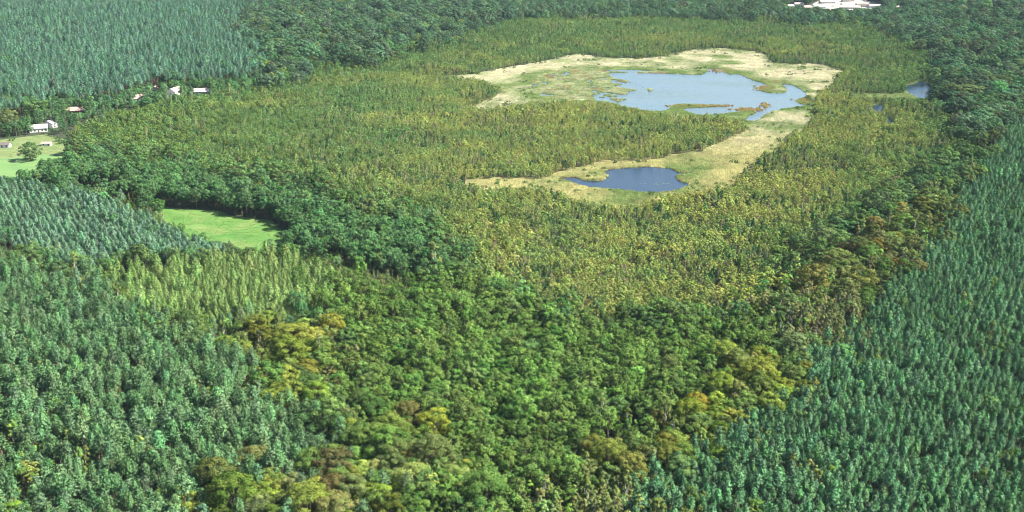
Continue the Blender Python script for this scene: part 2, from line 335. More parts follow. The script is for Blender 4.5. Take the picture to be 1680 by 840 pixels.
region('left_pines', [(-300, 420), (0, 425), (60, 445), (110, 455), (190, 492), (260, 530), (330, 562), (375, 560), (400, 610), (430, 650), (480, 670), (545, 705), (560, 740), (500, 765), (420, 775), (330, 790), (330, 850), (420, 1000), (-100, 1000), (-300, 700)], 15, 3.35, [('scots_pine', .96, C_SCOTS, .16, .95), ('aspen_tree', .02, C_OLIVE, .3, 1), ('alder_tree', .03, C_ALDER, .25, 1)], jit=0.4)
region('beech_west', [(390, 525), (450, 510), (560, 515), (575, 560), (560, 620), (500, 660), (440, 655), (400, 605)], 15, 6.5, [('beech_tree', .35, C_BEECH, .25, .75), ('oak_tree', .35, C_OLIVE, .3, .8), ('aspen_tree', .3, C_ASPEN, .2, 1)])
region('beech_south', [(330, 790), (420, 775), (520, 755), (560, 740), (600, 680), (680, 660), (740, 690), (720, 760), (640, 800), (600, 1000), (420, 1000), (330, 850)], 15, 6.5, [('beech_tree', .45, C_OLIVE, .3, .8), ('scots_pine', .2, C_SCOTS, .15, 1.0), ('oak_tree', .35, C_BEECH, .2, .8)])
region('aspen_south', [(900, 790), (940, 755), (1000, 765), (1040, 790), (1020, 830), (1000, 1000), (860, 1000), (870, 840)], 11, 2.7, [('aspen_tree', .8, (0.105, 0.130, 0.040), .25, .85), ('alder_tree', .3, C_ALDER, .2, .8)])
region('aspen_east', [(1270, 500), (1310, 480), (1360, 478), (1410, 485), (1400, 520), (1350, 555), (1310, 570), (1270, 545)], 11, 3.0, [('aspen_tree', .8, C_ASPEN, .25, .9), ('alder_tree', .25, C_OLIVE, .2, .8)])
region('beech_east', [(950, 745), (990, 715), (1050, 705), (1120, 640), (1150, 625), (1200, 600), (1230, 570), (1290, 565), (1320, 580), (1310, 620), (1260, 650), (1190, 690), (1120, 720), (1060, 765), (1000, 790)], 14, 6.2, [('beech_tree', .4, C_BEECH, .25, .7), ('oak_tree', .5, C_OLIVE, .25, .75), ('aspen_tree', .3, C_OLIVE, .25, .9)])
region('right_pines', [(1760, 100), (1695, 158), (1655, 205), (1615, 252), (1580, 318), (1540, 380), (1500, 420), (1465, 455), (1450, 480), (1405, 520), (1350, 558), (1320, 600), (1300, 635), (1240, 672), (1180, 700), (1120, 735), (1060, 775), (1030, 830), (1000, 1000), (2000, 1000), (2300, 600), (2100, 150)], 11, 2.6, [('plantation_pine', .972, C_TEAL, .17, 1), ('alder_tree', .02, C_ALDER, .25, .75), ('aspen_tree', .012, C_OLIVE, .25, .8)], rows=(0.55, 1.0), jit=0.30)
region('oak_east', [(1290, 440), (1335, 420), (1415, 375), (1490, 335), (1578, 282), (1632, 248), (1690, 180), (1690, 205), (1610, 285), (1570, 345), (1520, 410), (1465, 455), (1440, 490), (1390, 492), (1330, 485), (1285, 470)], 13, 6.6, [('oak_tree', .5, C_OLIVE, .28, .85), ('beech_tree', .13, (.115, .112, .026), .3, .7), ('aspen_tree', .25, C_ASPEN, .25, 1), ('alder_tree', .4, C_ALDER, .25, .95)])
region('oak_far_east', [(1540, 40), (1560, 15), (1600, -5), (1700, -20), (2100, -20), (2100, 150), (1740, 150), (1690, 180), (1620, 235), (1590, 235), (1590, 205), (1575, 185), (1556, 168), (1555, 130), (1548, 90)], 12, 8.8, [('oak_tree', .7, (0.050, .100, .046), .25, 1.15), ('beech_tree', .2, (.055, .082, .034), .25, .95), ('alder_tree', .35, C_DARK, .2, 1.1), ('aspen_tree', .05, C_ASPEN, .2, 1)])
region('alder_belt', [(32, 284), (66, 268), (108, 252), (150, 256), (230, 274), (300, 284), (380, 294), (460, 312), (540, 338), (620, 364), (690, 388), (735, 412), (745, 436), (730, 448), (690, 440), (620, 420), (560, 410), (500, 395), (470, 392), (452, 378), (450, 355), (400, 348), (360, 335), (300, 330), (262, 330), (240, 312), (180, 305), (100, 305), (40, 300)], 10, 4.2, [('alder_tree', .9, C_DARK, .16, 1), ('oak_tree', .08, C_DARK, .15, .65)])
region('meadow_scrub', [(120, 312), (150, 316), (200, 320), (240, 330), (262, 342), (285, 362), (330, 385), (380, 402), (400, 410), (460, 398), (520, 395), (560, 410), (690, 440), (740, 470), (700, 500), (600, 470), (525, 455), (470, 430), (395, 412), (320, 392), (250, 365), (190, 338)], 5, 3.0, [('alder_tree', .45, C_ALDER, .2, .42), ('bog_birch', .4, C_OLIVE, .25, .9), ('aspen_tree', .15, C_ASPEN, .25, .42)])
region('alder_wood', [(400, 425), (525, 440), (640, 425), (740, 440), (800, 470), (880, 505), (960, 520), (1040, 525), (1130, 520), (1210, 520), (1260, 500), (1300, 480), (1310, 500), (1290, 560), (1230, 610), (1130, 690), (1040, 740), (960, 780), (900, 850), (860, 1000), (560, 1000), (580, 800), (600, 690), (560, 640), (575, 560), (560, 515), (525, 505)], 11, 4.4, [('alder_tree', .93, C_ALDER, .17, 1), ('oak_tree', .035, C_ALDER, .2, .8), ('aspen_tree', .03, C_OLIVE, .25, .9)])
region('pine_hem', [(425, 128), (360, 134), (270, 139), (200, 154), (130, 170), (60, 160), (0, 170), (-100, 175), (-100, 190), (0, 184), (60, 176), (130, 184), (205, 170), (275, 153), (360, 147), (430, 138)], 7, 4.2, [('alder_tree', .6, C_DARK, .2, .85), ('oak_tree', .2, C_DARK, .2, .7), ('bog_birch', .25, C_BOGG, .2, 1.4)])
region('far_pines', [(-420, -80), (330, -25), (375, 30), (405, 75), (425, 100), (420, 125), (360, 132), (270, 135), (200, 150), (160, 172), (100, 160), (-420, 180)], 14, 5.0, [('scots_pine', .95, (0.070, .142, .088), .15, 1.05), ('oak_tree', .03, C_DARK, .2, .9)], jit=0.3)
region('village_trees', [(-420, 180), (0, 165), (60, 140), (110, 150), (160, 165), (200, 150), (270, 135), (360, 132), (430, 122), (440, 135), (330, 158), (250, 172), (160, 196), (118, 215), (112, 228), (80, 222), (30, 227), (-60, 232), (-420, 240)], 7, 6.0, [('scots_pine', .4, C_SCOTS, .2, .8), ('alder_tree', .4, C_DARK, .2, .8), ('oak_tree', .2, C_DARK, .2, .7)], gap=0.25)
region('oak_north', [(330, -70), (780, -40), (800, 10), (740, 45), (640, 88), (600, 98), (540, 95), (500, 118), (440, 133), (422, 122), (425, 95), (400, 65), (370, 25)], 13, 8.6, [('oak_tree', .6, (0.050, .094, .045), .22, 1.15), ('beech_tree', .15, C_OLIVE, .3, .75), ('alder_tree', .5, C_DARK, .2, 1)])
region('wood_north', [(780, -60), (1280, -60), (1280, 8), (1180, 25), (1060, 18), (980, 20), (850, 22), (760, 45), (720, 60)], 11, 5.2, [('alder_tree', .7, (0.052, .104, .050), .22, 1), ('oak_tree', .3, (0.056, .100, .046), .25, .9)])
region('wood_north_east', [(1280, -60), (1800, -60), (1600, -5), (1550, 30), (1535, 70), (1500, 60), (1440, 32), (1380, 28), (1290, 30), (1280, 8)], 11, 5.0, [('alder_tree', .7, (0.052, .104, .050), .22, 1), ('oak_tree', .3, (0.052, .096, .046), .25, .9)])
region('bog', [(100, 235), (160, 200), (250, 175), (330, 160), (430, 138), (520, 112), (600, 98), (700, 65), (780, 30), (980, 14), (1180, 20), (1300, 28), (1500, 55), (1545, 100), (1560, 180), (1600, 230), (1560, 275), (1470, 325), (1400, 365), (1330, 415), (1290, 440), (1290, 490), (1210, 530), (1130, 528), (1040, 530), (960, 525), (880, 510), (760, 460), (740, 395), (620, 350), (460, 300), (300, 275), (150, 250)], 4, 3.15, [('bog_birch', .76, C_BOG, .17, 1.08), ('bog_pine', .13, (0.042, .092, .034), .22, 1.1), ('aspen_tree', .035, (.13, .15, .045), .2, .52)], jit=0.45)
region('filler', [(-900, -80), (900, -80), (2600, -80), (2600, 1050), (-900, 1050)], 0, 6.0, [('alder_tree', .6, C_DARK, .2, 1), ('oak_tree', .4, C_OAK, .2, .9)])

# explicit standout trees: kind, pixel of crown centre, crown width in px, colour, label
STAND = [
    ('beech_tree', 478, 545, 120, (.150, .150, .022), "broad golden olive beech above the dark gap at the pine edge"),
    ('beech_tree', 545, 535, 80, (.190, .165, .018), "yellow tinged beech east of the broad golden olive one"),
    ('beech_tree', 428, 588, 75, (.105, .125, .028), "olive beech standing at the edge of the pine stand"),
    ('oak_tree', 404, 645, 36, (.300, .210, .012), "small bright yellow tree alone at the pine edge"),
    ('beech_tree', 640, 705, 120, (.110, .140, .028), "broad olive beech overhanging a black gap"),
    ('oak_tree', 712, 690, 60, (.200, .220, .018), "lime yellow crown on the shoulder of the broad olive beech"),
    ('beech_tree', 1143, 660, 68, (.230, .165, .014), "golden orange beech at the edge of the pine plantation"),
    ('beech_tree', 1245, 608, 95, (.150, .155, .020), "yellow green beech above the golden orange one"),
    ('beech_tree', 1000, 740, 105, (.120, .130, .022), "olive beech with yellow top beside spindly aspens"),
    ('beech_tree', 505, 815, 150, (.135, .155, .025), "huge yellow olive beech at the bottom edge"),
    ('beech_tree', 545, 752, 95, (.085, .125, .030), "olive green beech above the huge yellow olive one"),
    ('beech_tree', 272, 815, 90, (.060, .110, .026), "dark green beech with olive top among pines at the bottom edge"),
    ('aspen_tree', 45, 775, 45, (.170, .165, .040), "tall yellowing birch in the lower left corner"),
    ('oak_tree', 25, 835, 90, (.130, .230, .030), "lime green tree crown cut by the lower left corner"),
    ('oak_tree', 1335, 452, 85, (.130, .095, .028), "rusty brown oak at the east side of the bog"),
    ('oak_tree', 1412, 455, 85, (.115, .105, .028), "olive brown oak next to the pine plantation's upper tip"),
    ('oak_tree', 1375, 425, 95, (.080, .095, .030), "flat crowned olive oak behind the rusty brown one"),
    ('beech_tree', 1620, 100, 68, (.085, .075, .030), "russet domed beech rising over the dark far wood"),
    ('beech_tree', 1590, 145, 55, (.060, .085, .036), "dark olive beech below the russet domed one"),
    ('oak_tree', 55, 172, 66, (.042, .105, .036), "big round green tree among the houses"),
    ('oak_tree', 12, 188, 34, (.085, .085, .040), "brownish olive tree beside the big round green one"),
    ('oak_tree', 46, 230, 36, (.022, .065, .030), "dark rounded tree on the lawn by the sheds"),
    ('beech_tree', 455, 70, 48, (.060, .085, .028), "olive crowned beech at the corner of the far pine forest"),
    ('beech_tree', 425, 35, 44, (.062, .080, .028), "brown olive beech at the top of the far pine forest edge"),
    ('beech_tree', 795, 790, 140, (.062, .130, .030), "large fresh green crown above the bottom edge"),
    ('aspen_tree', 712, 415, 30, (.100, .120, .045), "tall thin birch with long white trunk over the alders"),
    ('aspen_tree', 985, 668, 26, (.090, .120, .050), "thin birch with pale bare trunk inside the green alder wood"),
    ('oak_tree', 1530, 320, 90, (.055, .085, .030), "wide low oak where bog and dark wood meet"),
]
nom = {'willow_shrub': (3.2, 2.8), 'beech_tree': (14, 20), 'oak_tree': (10.5, 17), 'aspen_tree': (3.6, 15), 'alder_tree': (5.3, 13)}
stand_xy = []
STAND = [(k, u, v, w * (.56 if w > 60 else .85), tuple(np.array(c) * .55 + np.array([.080, .125, .028]) * .45), l) for k, u, v, w, c, l in STAND]
for kn, u, v, w, col, lab in STAND:
    d0, h0 = nom[kn]
    s = 1.0
    for _ in range(6):
        zc = min(h0 * s, 23.0) * 0.72; xy = ground(u, v, zc); d = project(xy[0], xy[1], zc)[2]; s = w * d / FPX / d0
    stand_xy.append((xy[0], xy[1], s, s * d0 / 2))

# houses: footprints first, so that trees keep off them
HOUSES = []   # (px u, v of base centre, width, depth, wall height, roof height, yaw, roof colour, wall colour, label)
def house_spec(*a): HOUSES.append(a)
house_spec(124, 187, 16, 10, 3.0, 2.6, 0.12, 'roof_pink', 'wall_brick', "long house with bright pinkish roof beside the dark pines", 'house')
house_spec(60, 217, 12, 9, 3.2, 2.8, 0.35, 'roof_grey', 'wall_white', "grey roofed house right behind the dark rounded tree", 'house')
house_spec(80, 211, 8, 9, 4.2, 2.6, 1.35, 'roof_grey', 'wall_white', "tall grey roofed annex with white gable", 'house')
house_spec(3, 243, 9, 5, 2.6, 1.4, 0.05, 'roof_dark', 'wall_white', "white shed with dark roof at the left edge of the lawn", 'shed')
house_spec(75, 240, 6, 4, 2.2, 1.0, 0.1, 'roof_pink', 'wall_white', "small white open fronted shed on the lawn", 'shed')
house_spec(225, 167, 10, 9, 3.2, 3.2, 0.5, 'roof_pink', 'wall_white', "white gabled cottage at the end of the pale track", 'house')
house_spec(253, 152, 7, 8, 3.4, 2.8, 1.5, 'roof_pink', 'wall_cream', "narrow cream house half hidden by pines", 'house')
house_spec(285, 156, 12, 9, 3.6, 3.4, 1.25, 'roof_pale', 'wall_white', "white house with tall gable between two dark trees", 'house')
house_spec(330, 155, 15, 9, 2.8, 2.6, 0.1, 'roof_pale', 'wall_white', "long house with brilliant white roof by the track", 'house')
for i, (u, v, w, d, yaw, rc, lab) in enumerate([
    (1297, 13, 9, 7, .2, 'roof_pale', "small pale house at the west end of the far settlement"),
    (1312, 10, 12, 8, -.1, 'roof_pale', "white house second from the west end of the far settlement"),
    (1324, 15, 12, 8, .6, 'roof_pink', "pinkish house in front at the west of the sandy yard"),
    (1345, 14, 15, 9, .1, 'roof_grey', "grey roofed house left of the long white hall"),
    (1358, 6, 20, 10, .1, 'roof_pale', "large pale hall behind the sandy yard"),
    (1392, 3, 16, 10, .15, 'roof_pink', "pinkish roofed house farthest back at the sandy yard"),
    (1395, 15, 26, 9, -.15, 'roof_pale', "long white hall in the middle of the sandy yard"),
    (1418, 12, 14, 9, -.2, 'roof_dark', "house with dark roof east of the long white hall"),
    (1436, 13, 15, 9, .1, 'roof_pale', "white house at the east end of the sandy yard"),
    (1475, 15, 7, 6, .1, 'roof_pale', "lone white hut east of the sandy yard")]):
    house_spec(u, v, w, d, 3.0, 2.4, yaw, rc, 'wall_white', lab, 'house')

# scatter
RIM = [R['P'] for R in REG if R['name'] == 'bog'][0]
def rim(x, y):
    b = np.full(len(x), 1e9)
    for p in RIM: b = np.minimum(b, (x - p[0]) ** 2 + (y - p[1]) ** 2)
    return np.sqrt(b) / np.clip(y / 700, 1, 4) ** 1.4
PTS = {k: [] for k in KINDS}
YMAX = 2420.0
def warp(X, Y, name=''):
    k = 1.0
    return X + k * (16 * (fbm(X, Y, 24, 301) - .5) + 9 * (vnoise(X, Y, 5, 303) - .5)), Y + k * (22 * (fbm(X, Y, 26, 305) - .5) + 12 * (vnoise(X, Y, 5, 307) - .5))
def field_points(R):
    P = R['P']; lo = P.min(0); hi = P.max(0); hi[1] = min(hi[1], YMAX); lo[1] = max(lo[1], 230)
    lo[0] = max(lo[0], -1250); hi[0] = min(hi[0], 1250)
    s = R['spacing']
    if R['rows']:
        a = np.array(R['rows'], float); a /= np.linalg.norm(a); b = np.array([a[1], -a[0]])
        c = (lo + hi) / 2; ext = np.linalg.norm(hi - lo) / 2 + s
        n = int(ext / (s * 0.86)) + 1; m = int(ext / (s * 1.12)) + 1
        I, J = np.meshgrid(np.arange(-n, n + 1), np.arange(-m, m + 1), indexing='ij')
        I = I.ravel() * s * 0.86; J = J.ravel() * s * 1.12
        I = I + rng.normal(0, R['jit'] * s * .6, len(I)); J = J + rng.normal(0, R['jit'] * s * .45, len(J))
        XY = c + I[:, None] * a + J[:, None] * b
    else:
        gx = np.arange(lo[0], hi[0] + s, s); gy = np.arange(lo[1], hi[1] + s, s * 0.87)
        I, J = np.meshgrid(np.arange(len(gx)), np.arange(len(gy)), indexing='ij')
        X = gx[I] + (J % 2) * s * 0.5; Y = gy[J]
        XY = np.stack([X.ravel(), Y.ravel()], 1) + rng.uniform(-R['jit'] * s, R['jit'] * s, (X.size, 2))
    # keep what the camera could see, with a margin
    X, Y = XY.T
    m = (Y > 315) & (Y < YMAX) & (np.abs(X) < 50 + Y * 0.435)
    XY = XY[m]; J = rng.normal(0, SOFT.get(R['name'], 5.0), XY.shape) * np.array([1, 1.5]) * np.clip(XY[:, 1:2] / 750, 1, 4) ** 1.3
    WX, WY = warp(*XY.T); WX = WX + J[:, 0]; WY = WY + J[:, 1]
    m = inside(P, WX, WY)
    return XY[m], WX[m], WY[m]
SOFT = {'right_pines': 1.5, 'young_pines': 1.5, 'larches': 2.0, 'left_pines': 3.0, 'far_pines': 3.0, 'bog': 9.0, 'alder_wood': 9.0, 'alder_belt': 5.0, 'oak_east': 7.0}
def hole(u, v, r, z=3.0):
    c = ground(u, v, z); a = np.arange(14) * math.pi / 7
    return c + np.stack([np.cos(a) * r, np.sin(a) * r * 1.7], 1) * (1 + .25 * np.sin(a * 3 + u))[:, None]
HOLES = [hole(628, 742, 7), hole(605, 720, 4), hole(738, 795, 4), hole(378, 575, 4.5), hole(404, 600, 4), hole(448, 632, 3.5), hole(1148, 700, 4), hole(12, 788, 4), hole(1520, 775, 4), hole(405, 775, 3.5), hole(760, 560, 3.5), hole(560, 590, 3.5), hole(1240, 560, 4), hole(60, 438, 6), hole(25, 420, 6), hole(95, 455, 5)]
NOTREE = HOLES + [meadow, clearing, field_a, field_b, sandyard, road] + rpond
hxy = [ground(h[0], h[1]) for h in HOUSES]
CLEAR = [(h[0] - 0.42 * h[2] * 2.4, h[0] + 0.42 * h[2] * 2.4, h[1] - 4, h[1] - 1, ground(h[0], h[1])[1]) for h in HOUSES]
CLEAR += [(1345, 1372, 0, 16, ground(1380, 10)[1]), (1384, 1402, 0, 17, ground(1380, 10)[1]), (1409, 1440, 0, 15, ground(1380, 10)[1]), (1484, 1533, 136, 161, ground(1510, 150)[1]), (1430, 1450, 172, 183, ground(1440, 180)[1]), (0, 108, 250, 262, ground(50, 262)[1]), (0, 62, 262, 280, ground(30, 270)[1]), (0, 26, 278, 290, ground(12, 284)[1]), (1453, 1468, 192, 202, ground(1460, 200)[1]), (264, 300, 347, 366, ground(280, 352)[1]), (300, 340, 350, 383, ground(320, 350)[1]), (340, 380, 355, 398, ground(360, 360)[1]), (380, 428, 360, 407, ground(400, 365)[1]), (428, 468, 365, 396, ground(450, 370)[1]), (1400, 1490, 150, 160, ground(1450, 155)[1])]
def low_enough(X, Y, hgt):
    u, vt, d = project(X, Y, hgt * 0.95); vb = project(X, Y, hgt * 0)[1]
    f = np.ones(len(X))
    for u0, u1, v0, v1, yd in CLEAR:
        m = (u > u0) & (u < u1) & (Y < yd - 1) & (vt < v1) & (vb > v0)
        f[m] = np.minimum(f[m], ((vb - v1) / (vb - vt + 1e-6))[m])
    return f
def allowed(X, Y, grow):
    ok = np.ones(len(X), bool)
    for P in NOTREE: ok &= ~inside(P, X, Y)
    WX, WY = warp(X, Y); WX = X + .8 * (WX - X); WY = Y + .8 * (WY - Y)
    wet = inside(reeds, WX, WY) & ~inside(island, WX, WY) & ~inside(tongue, WX, WY)
    for P in (lake, pond, marsh): wet |= inside(P, X, Y)
    ok &= ~wet
    for (hx, hy), h in zip(hxy, HOUSES):
        rr = max(h[2], h[3]) * 0.6 + grow
        ok &= (X - hx) ** 2 + (Y - hy) ** 2 > rr * rr
    for x, y, s, r in stand_xy: ok &= (X - x) ** 2 + (Y - y) ** 2 > (r * 0.82 + grow * .4) ** 2
    return ok
for ri, R in enumerate(REG):
    XY, WX, WY = field_points(R)
    if not len(XY): continue
    X, Y = XY.T
    ok = allowed(X, Y, 1.0)
    for Q in REG[:ri]: ok &= ~inside(Q['P'], WX, WY)
    if R['name'] in ('right_pines', 'left_pines', 'young_pines', 'larches', 'far_pines'): ok &= (vnoise(X, Y, 5.5, 401) < .86 + .1 * fbm(X, Y, 60, 403))
    if R['name'] == 'bog': ok &= (vnoise(X, Y, 6.5, 405) < .86)
    if R['gap']: ok &= fbm(X, Y, 14, 91) > R['gap'] + 0.1
    if R['name'] == 'bog': ok &= ~((rim(X, Y) < 26) & (rng.random(len(X)) < .45 * (1 - rim(X, Y) / 26)))
    X, Y = X[ok], Y[ok]
    # species in loose clumps
    w = np.array([m[1] for m in R['mix']], float); w /= w.sum()
    cl = 0.5 * rng.random(len(X)) + 0.5 * np.clip((fbm(X, Y, 30, 7 + ri) - 0.25) * 2.0, 0, 1)
    order = np.argsort(np.argsort(cl)) / max(1, len(cl))
    idx = np.searchsorted(np.cumsum(w), order, side='right').clip(0, len(w) - 1)
    tone = fbm(X, Y, 22, 31) - 0.5
    for mi, (kn, _, col, spread, sc) in enumerate(R['mix']):
        m = idx == mi
        x, y = X[m], Y[m]; n = len(x)
        if not n: continue
        c = np.array(col)[None] * np.exp(rng.normal(0, spread, n))[:, None] * np.exp(rng.normal(0, spread * .45, (n, 3)))
        if R['name'] == 'bog':
            # the birches turn yellow towards the wet middle and the south of the bog and stay green towards its rim
            u, v, d = project(x, y, np.full(n, 3.0))
            g = np.clip((900 - u) / 480, 0, 1) * 1.0 + np.clip((150 - v) / 100, 0, 1) * 0.75 + np.clip((u - 1330) / 200, 0, 1) * 0.75 + (fbm(x, y, 70, 61) - .5) * 1.6 + (fbm(x, y, 18, 63) - .5) * 1.2 + .12
            g += .6 * np.clip(1 - rim(x, y) / 26, 0, 1)
            g += np.clip((v - 455) / 60, 0, 1) * np.clip((900 - u) / 150, 0, 1) * .8
            near_water = np.zeros(n)
            g = np.clip(g + 0.12 * rng.normal(size=n), 0, 1)[:, None]
            if kn == 'bog_birch':
                gr = np.array(C_BOGG) * np.exp(rng.normal(0, .2, n))[:, None]
                c = c * (1 - g) + gr * g
                brown = rng.random(n) < 0.045
                c[brown] = np.array([.12, .105, .060]) * np.exp(rng.normal(0, .2, (brown.sum(), 1)))
        c *= (1 + 0.5 * tone[m])[:, None]
        s = sc * np.exp(np.clip(rng.normal(0, 0.17, n), -.45, .38)) * (1 + 0.25 * tone[m])
        if R['name'] == 'bog': s *= (0.85 + 0.4 * fbm(x, y, 60, 77)) * (1 + .45 * np.clip(1 - rim(x, y) / 30, 0, 1))
        hh = PROTO[kn][2]; f = low_enough(x, y, hh * s); keep = f > 0.4; s = s * np.minimum(1, f)
        PTS[kn].append(np.column_stack([x, y, s, c, np.full(n, ri)])[keep])
# young alders creeping from the wood into the rim of the bog
bx = rng.uniform(RIM[:, 0].min(), RIM[:, 0].max(), 90000); by = rng.uniform(RIM[:, 1].min(), RIM[:, 1].max(), 90000)
b_i = [R['name'] for R in REG].index('bog'); WX, WY = warp(bx, by)
m = inside(REG[b_i]['P'], WX, WY) & allowed(bx, by, 1.0)
for Q in REG[:b_i]: m &= ~inside(Q['P'], WX, WY)
bx, by = bx[m], by[m]; m = rng.random(len(bx)) < .34 * np.exp(-rim(bx, by) / 17) + .28 * np.clip((600 - project(bx, by, np.full(len(bx), 4.0))[0]) / 380, 0, 1); bx, by = bx[m], by[m]
bs = rng.uniform(.5, .85, len(bx))
f = low_enough(bx, by, 14 * bs); m = f > .4; bx, by, bs = bx[m], by[m], bs[m] * np.minimum(1, f[m])
PTS['alder_tree'].append(np.column_stack([bx, by, bs, np.array([[.075, .118, .026]]) * np.exp(rng.normal(0, .2, (len(bx), 1))), np.full(len(bx), b_i)]))
# shrubs and small trees scattered over the reeds and the lake margin
wx = rng.uniform(*np.array([reeds.min(0), reeds.max(0)])[:, 0], 9000); wy = rng.uniform(*np.array([reeds.min(0), reeds.max(0)])[:, 1], 9000)
m = (inside(reeds, wx, wy) & ~inside(island, wx, wy) & ~inside(tongue, wx, wy) & ~inside(lake, wx, wy) & ~inside(pond, wx, wy) & ~inside(marsh, wx, wy))
edge = fbm(wx, wy, 18, 5)
m &= edge > 0.66
wx, wy = wx[m], wy[m]
PTS['willow_shrub'].append(np.column_stack([wx, wy, .5 + .5 * rng.random(len(wx)), np.array([[.055, .105, .030]]) * np.exp(rng.normal(0, .25, (len(wx), 1))), np.full(len(wx), -1)]))
k = rng.integers(0, len(reeds), 520); ex, ey = (reeds[k] + rng.normal(0, 4.5, (520, 2)) * np.array([1, 1.6])).T
m = ~inside(lake, ex, ey) & ~inside(pond, ex, ey) & ~inside(marsh, ex, ey); ex, ey = ex[m], ey[m]
PTS['willow_shrub'].append(np.column_stack([ex, ey, .6 + .8 * rng.random(len(ex)), np.array([[.085, .125, .034]]) * np.exp(rng.normal(0, .3, (len(ex), 1))), np.full(len(ex), -1)]))
vx = rng.uniform(*np.array([rmarsh.min(0), rmarsh.max(0)])[:, 0], 700); vy = rng.uniform(*np.array([rmarsh.min(0), rmarsh.max(0)])[:, 1], 700); m = inside(rmarsh, vx, vy) & ~np.any([inside(p, vx, vy) for p in rpond], 0) & (fbm(vx, vy, 16, 3) > .5)
vx, vy = vx[m], vy[m]
PTS['willow_shrub'].append(np.column_stack([vx, vy, .6 + .6 * rng.random(len(vx)), np.array([[.10, .13, .030]]) * np.exp(rng.normal(0, .25, (len(vx), 1))), np.full(len(vx), -2)]))
gx, gy = ground(np.array([1305, 1318, 1332, 1340, 1352, 1366, 1380, 1404, 1412, 1427, 1432, 1445, 1460, 1370, 1388, 20, 30, 12, 95, 100, 24, 360, 408, 402, 352, 305, 240, 262, 271]), np.array([15, 9, 11, 17, 11, 12, 8, 9, 17, 9, 16, 10, 12, 17, 17, 231, 222, 225, 232, 236, 214, 150, 136, 138, 148, 156, 160, 153, 160])).T
PTS['willow_shrub'].append(np.column_stack([gx, gy, np.full(len(gx), 1.3), np.tile([[.05, .11, .03]], (len(gx), 1)), np.full(len(gx), -3)]))

# ------------------------------------------------------------------ trees as things (the 300 of a kind that show largest) and the rest as stuff
SPECIES = {'plantation_pine': "slim blue green pine", 'scots_pine': "rounded dark green pine", 'young_pine': "short pale grey green pine", 'larch_tree': "light yellow green pointed larch",
           'alder_tree': "round crowned green alder", 'bog_birch': "slender yellow green birch", 'bog_pine': "little dark green pine", 'beech_tree': "broad domed beech", 'oak_tree': "wide dense oak",
           'aspen_tree': "narrow upright olive aspen", 'willow_shrub': "low rounded willow shrub"}
PLACE = {'left_gap': "in the dark gap at the left edge", 'left_edge': "in the strip between pine stand and larches", 'young_pines': "in the young stand left of the meadow", 'larches': "in the block just below the meadow",
         'left_pines': "in the pine stand at the lower left", 'beech_west': "in the golden grove right of the lower left pines", 'beech_south': "in the olive grove at the bottom edge", 'aspen_south': "in the thicket at the bottom beside the plantation",
         'aspen_east': "in the brownish thicket at the plantation's upper edge", 'beech_east': "in the yellowish row along the plantation's edge", 'right_pines': "in the near rows of the lower right plantation",
         'oak_east': "in the belt between bog and plantation", 'oak_far_east': "in the dark wood at the upper right", 'alder_belt': "in the dark belt behind the green meadow", 'meadow_scrub': "in the scrub around the green meadow",
         'alder_wood': "in the green wood below the bog", 'far_pines': "in the pine forest at the upper left", 'village_trees': "among the white houses", 'pine_hem': "along the hem of the far pine forest", 'oak_north': "in the wood right of the far pine forest",
         'wood_north': "in the wood along the top edge", 'wood_north_east': "in the wood beside the far settlement", 'bog': "at the near rim of the bog", 'filler': "in a gap between the other stands"}
STUFF = {'plantation_pine': "blue green pine plantation covering the right side, beyond its near rows", 'scots_pine': "bluish green pine forest left of the bog and far behind it", 'young_pine': "pale grey green young pine stand left of the meadow",
         'larch_tree': "light green larch block below the meadow", 'alder_tree': "dense green alder wood around the bog", 'bog_birch': "low yellow green birch woodland spreading over the bog", 'bog_pine': "scattered little dark pines among the far bog birches",
         'beech_tree': "far beeches of the mixed woods", 'oak_tree': "dark oak woods along the far edges of the bog", 'aspen_tree': "narrow olive aspens farther off along the wood edges", 'willow_shrub': "low willow shrubs far out on the reeds"}
def tree_label(kn, ri):
    ri = int(ri)
    pl = PLACE[REG[ri]['name']] if ri >= 0 else {-1: "on the reeds around the lake and pond", -2: "in the marsh by the small blue pool", -3: "in the gardens of the white houses"}[ri]
    if ri >= 0 and REG[ri]['name'] == 'bog' and kn == 'alder_tree': pl = "among the birches at the rim of the bog"
    if ri >= 0 and REG[ri]['name'] == 'bog' and kn == 'bog_pine': pl = "among the birches of the near bog"
    return SPECIES[kn] + " " + pl, kn.replace('_', ' ').replace("birch", "birche") + "s " + pl
CAT = {k: 'tree' for k in KINDS}; CAT['willow_shrub'] = 'shrub'
